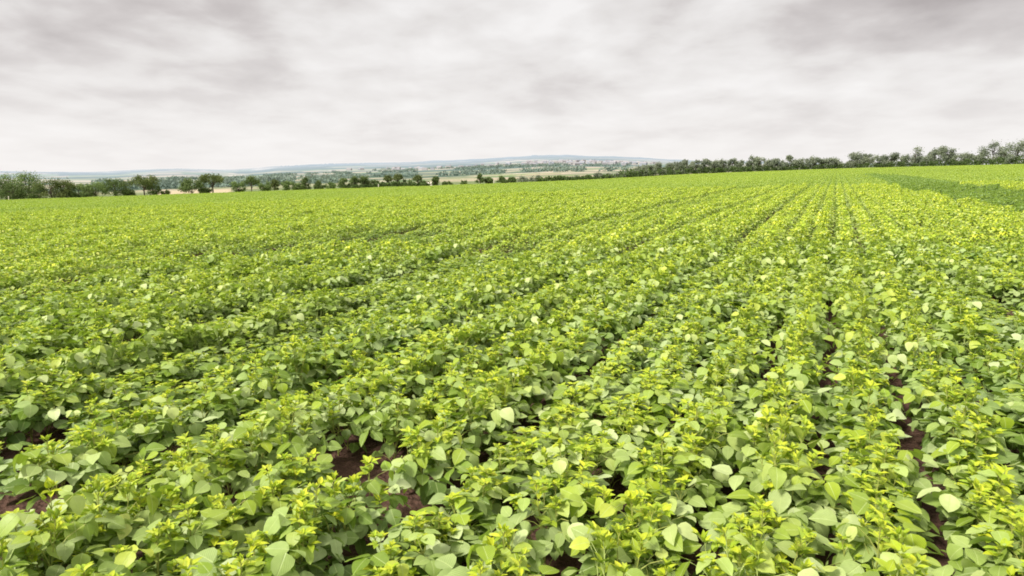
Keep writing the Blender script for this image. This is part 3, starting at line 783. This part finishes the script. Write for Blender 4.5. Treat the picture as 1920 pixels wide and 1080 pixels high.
cl = math_(nt, 'ADD', math_(nt, 'MULTIPLY_ADD', na_.outputs[0], .62, -.03), math_(nt, 'MULTIPLY', nb_.outputs[0], .50))
# broad darker banks of cloud, placed by direction
def blob(x, y, sxx, syy, amp):
    d_ = ray(x, y); e0 = math.asin(d_[2]); a0 = math.atan2(d_[0], d_[1])
    A_ = math_(nt, 'ARCTAN2', X_, Y_); E_ = math_(nt, 'ARCSINE', Z_)
    amp = amp * .68 if amp < 0 else amp; u = math_(nt, 'DIVIDE', math_(nt, 'SUBTRACT', A_, a0), sxx / F); v = math_(nt, 'DIVIDE', math_(nt, 'SUBTRACT', E_, e0), syy / F)
    s_ = math_(nt, 'ADD', math_(nt, 'MULTIPLY', u, u), math_(nt, 'MULTIPLY', v, v))
    return math_(nt, 'MULTIPLY', math_(nt, 'EXPONENT', math_(nt, 'MULTIPLY', s_, -1.0)), amp)
bl = None
for args in ((100, 30, 420, 90, -.17), (-100, 120, 330, 40, -.08), (820, 20, 230, 45, -.06), (1620, 10, 240, 50, -.10), (1950, 60, 300, 110, -.17), (700, 80, 60, 50, .06), (960, 110, 120, 30, .06), (1200, 100, 120, 40, .05), (1380, 30, 70, 50, .05), (560, 150, 260, 16, -.03)):
    q = blob(*args); bl = q if bl is None else math_(nt, 'ADD', bl, q)
cl = math_(nt, 'ADD', cl, bl)
cr = nt.nodes.new('ShaderNodeValToRGB'); L.new(cl, cr.inputs[0]); e = cr.color_ramp.elements
e[0].position = .27; e[0].color = (.45, .41, .405, 1); e[1].position = .66; e[1].color = (.93, .91, .90, 1)
k_ = e.new(.42); k_.color = (.64, .60, .59, 1); k_ = e.new(.50); k_.color = (.77, .74, .725, 1)
hor = math_(nt, 'POWER', math_(nt, 'SUBTRACT', 1.0, math_(nt, 'MULTIPLY', zc, 4.4), clamp=True), 1.25)
cc = mixc(nt, math_(nt, 'MULTIPLY', hor, .92), cr.outputs[0], (.97, .94, .925))
# overcast sky grows brighter towards the zenith, above the picture
zen = math_(nt, 'MULTIPLY_ADD', math_(nt, 'MULTIPLY', math_(nt, 'SUBTRACT', zc, .27), 1.5, clamp=True), .7, 1.0)
vm = nt.nodes.new('ShaderNodeVectorMath'); vm.operation = 'SCALE'; L.new(cc, vm.inputs[0]); L.new(zen, vm.inputs['Scale'])
skys = nt.nodes.new('ShaderNodeVectorMath'); skys.operation = 'SCALE'; L.new(sky.outputs[0], skys.inputs[0]); skys.inputs['Scale'].default_value = 1.0
cs = nt.nodes.new('ShaderNodeVectorMath'); cs.operation = 'SCALE'; L.new(vm.outputs[0], cs.inputs[0]); cs.inputs['Scale'].default_value = 10.0
fin = mixc(nt, .97, skys.outputs[0], cs.outputs[0])
L.new(fin, bg.inputs[0]); bg.inputs[1].default_value = .10; L.new(bg.outputs[0], out.inputs[0])
sl = bpy.data.lights.new('Sun', 'SUN'); sl.energy = 4.9; sl.angle = math.radians(10); sl.color = (1, .96, .88)
so = bpy.data.objects.new('Sun', sl); C.objects.link(so)
sd = Vector((math.sin(SUN_AZ) * math.cos(SUN_EL), math.cos(SUN_AZ) * math.cos(SUN_EL), math.sin(SUN_EL)))
so.rotation_euler = sd.to_track_quat('Z', 'Y').to_euler(); so.location = (0, 0, 30)

cam = bpy.data.cameras.new('Camera'); co = bpy.data.objects.new('Camera', cam); C.objects.link(co); S.camera = co
cam.sensor_width = 36; cam.lens = 36 * F / 1920; cam.clip_end = 30000; cam.clip_start = .05
co.location = CAM; co.rotation_euler = (PI / 2 - PITCH, 0, 0)
S.view_settings.view_transform = 'Standard'; S.view_settings.look = 'None'; S.view_settings.exposure = 0; S.view_settings.gamma = 1
S.render.engine = 'CYCLES'; S.cycles.max_bounces = 5; S.cycles.diffuse_bounces = 3; S.cycles.glossy_bounces = 2; S.cycles.transmission_bounces = 3
S.cycles.filter_width = 1.8
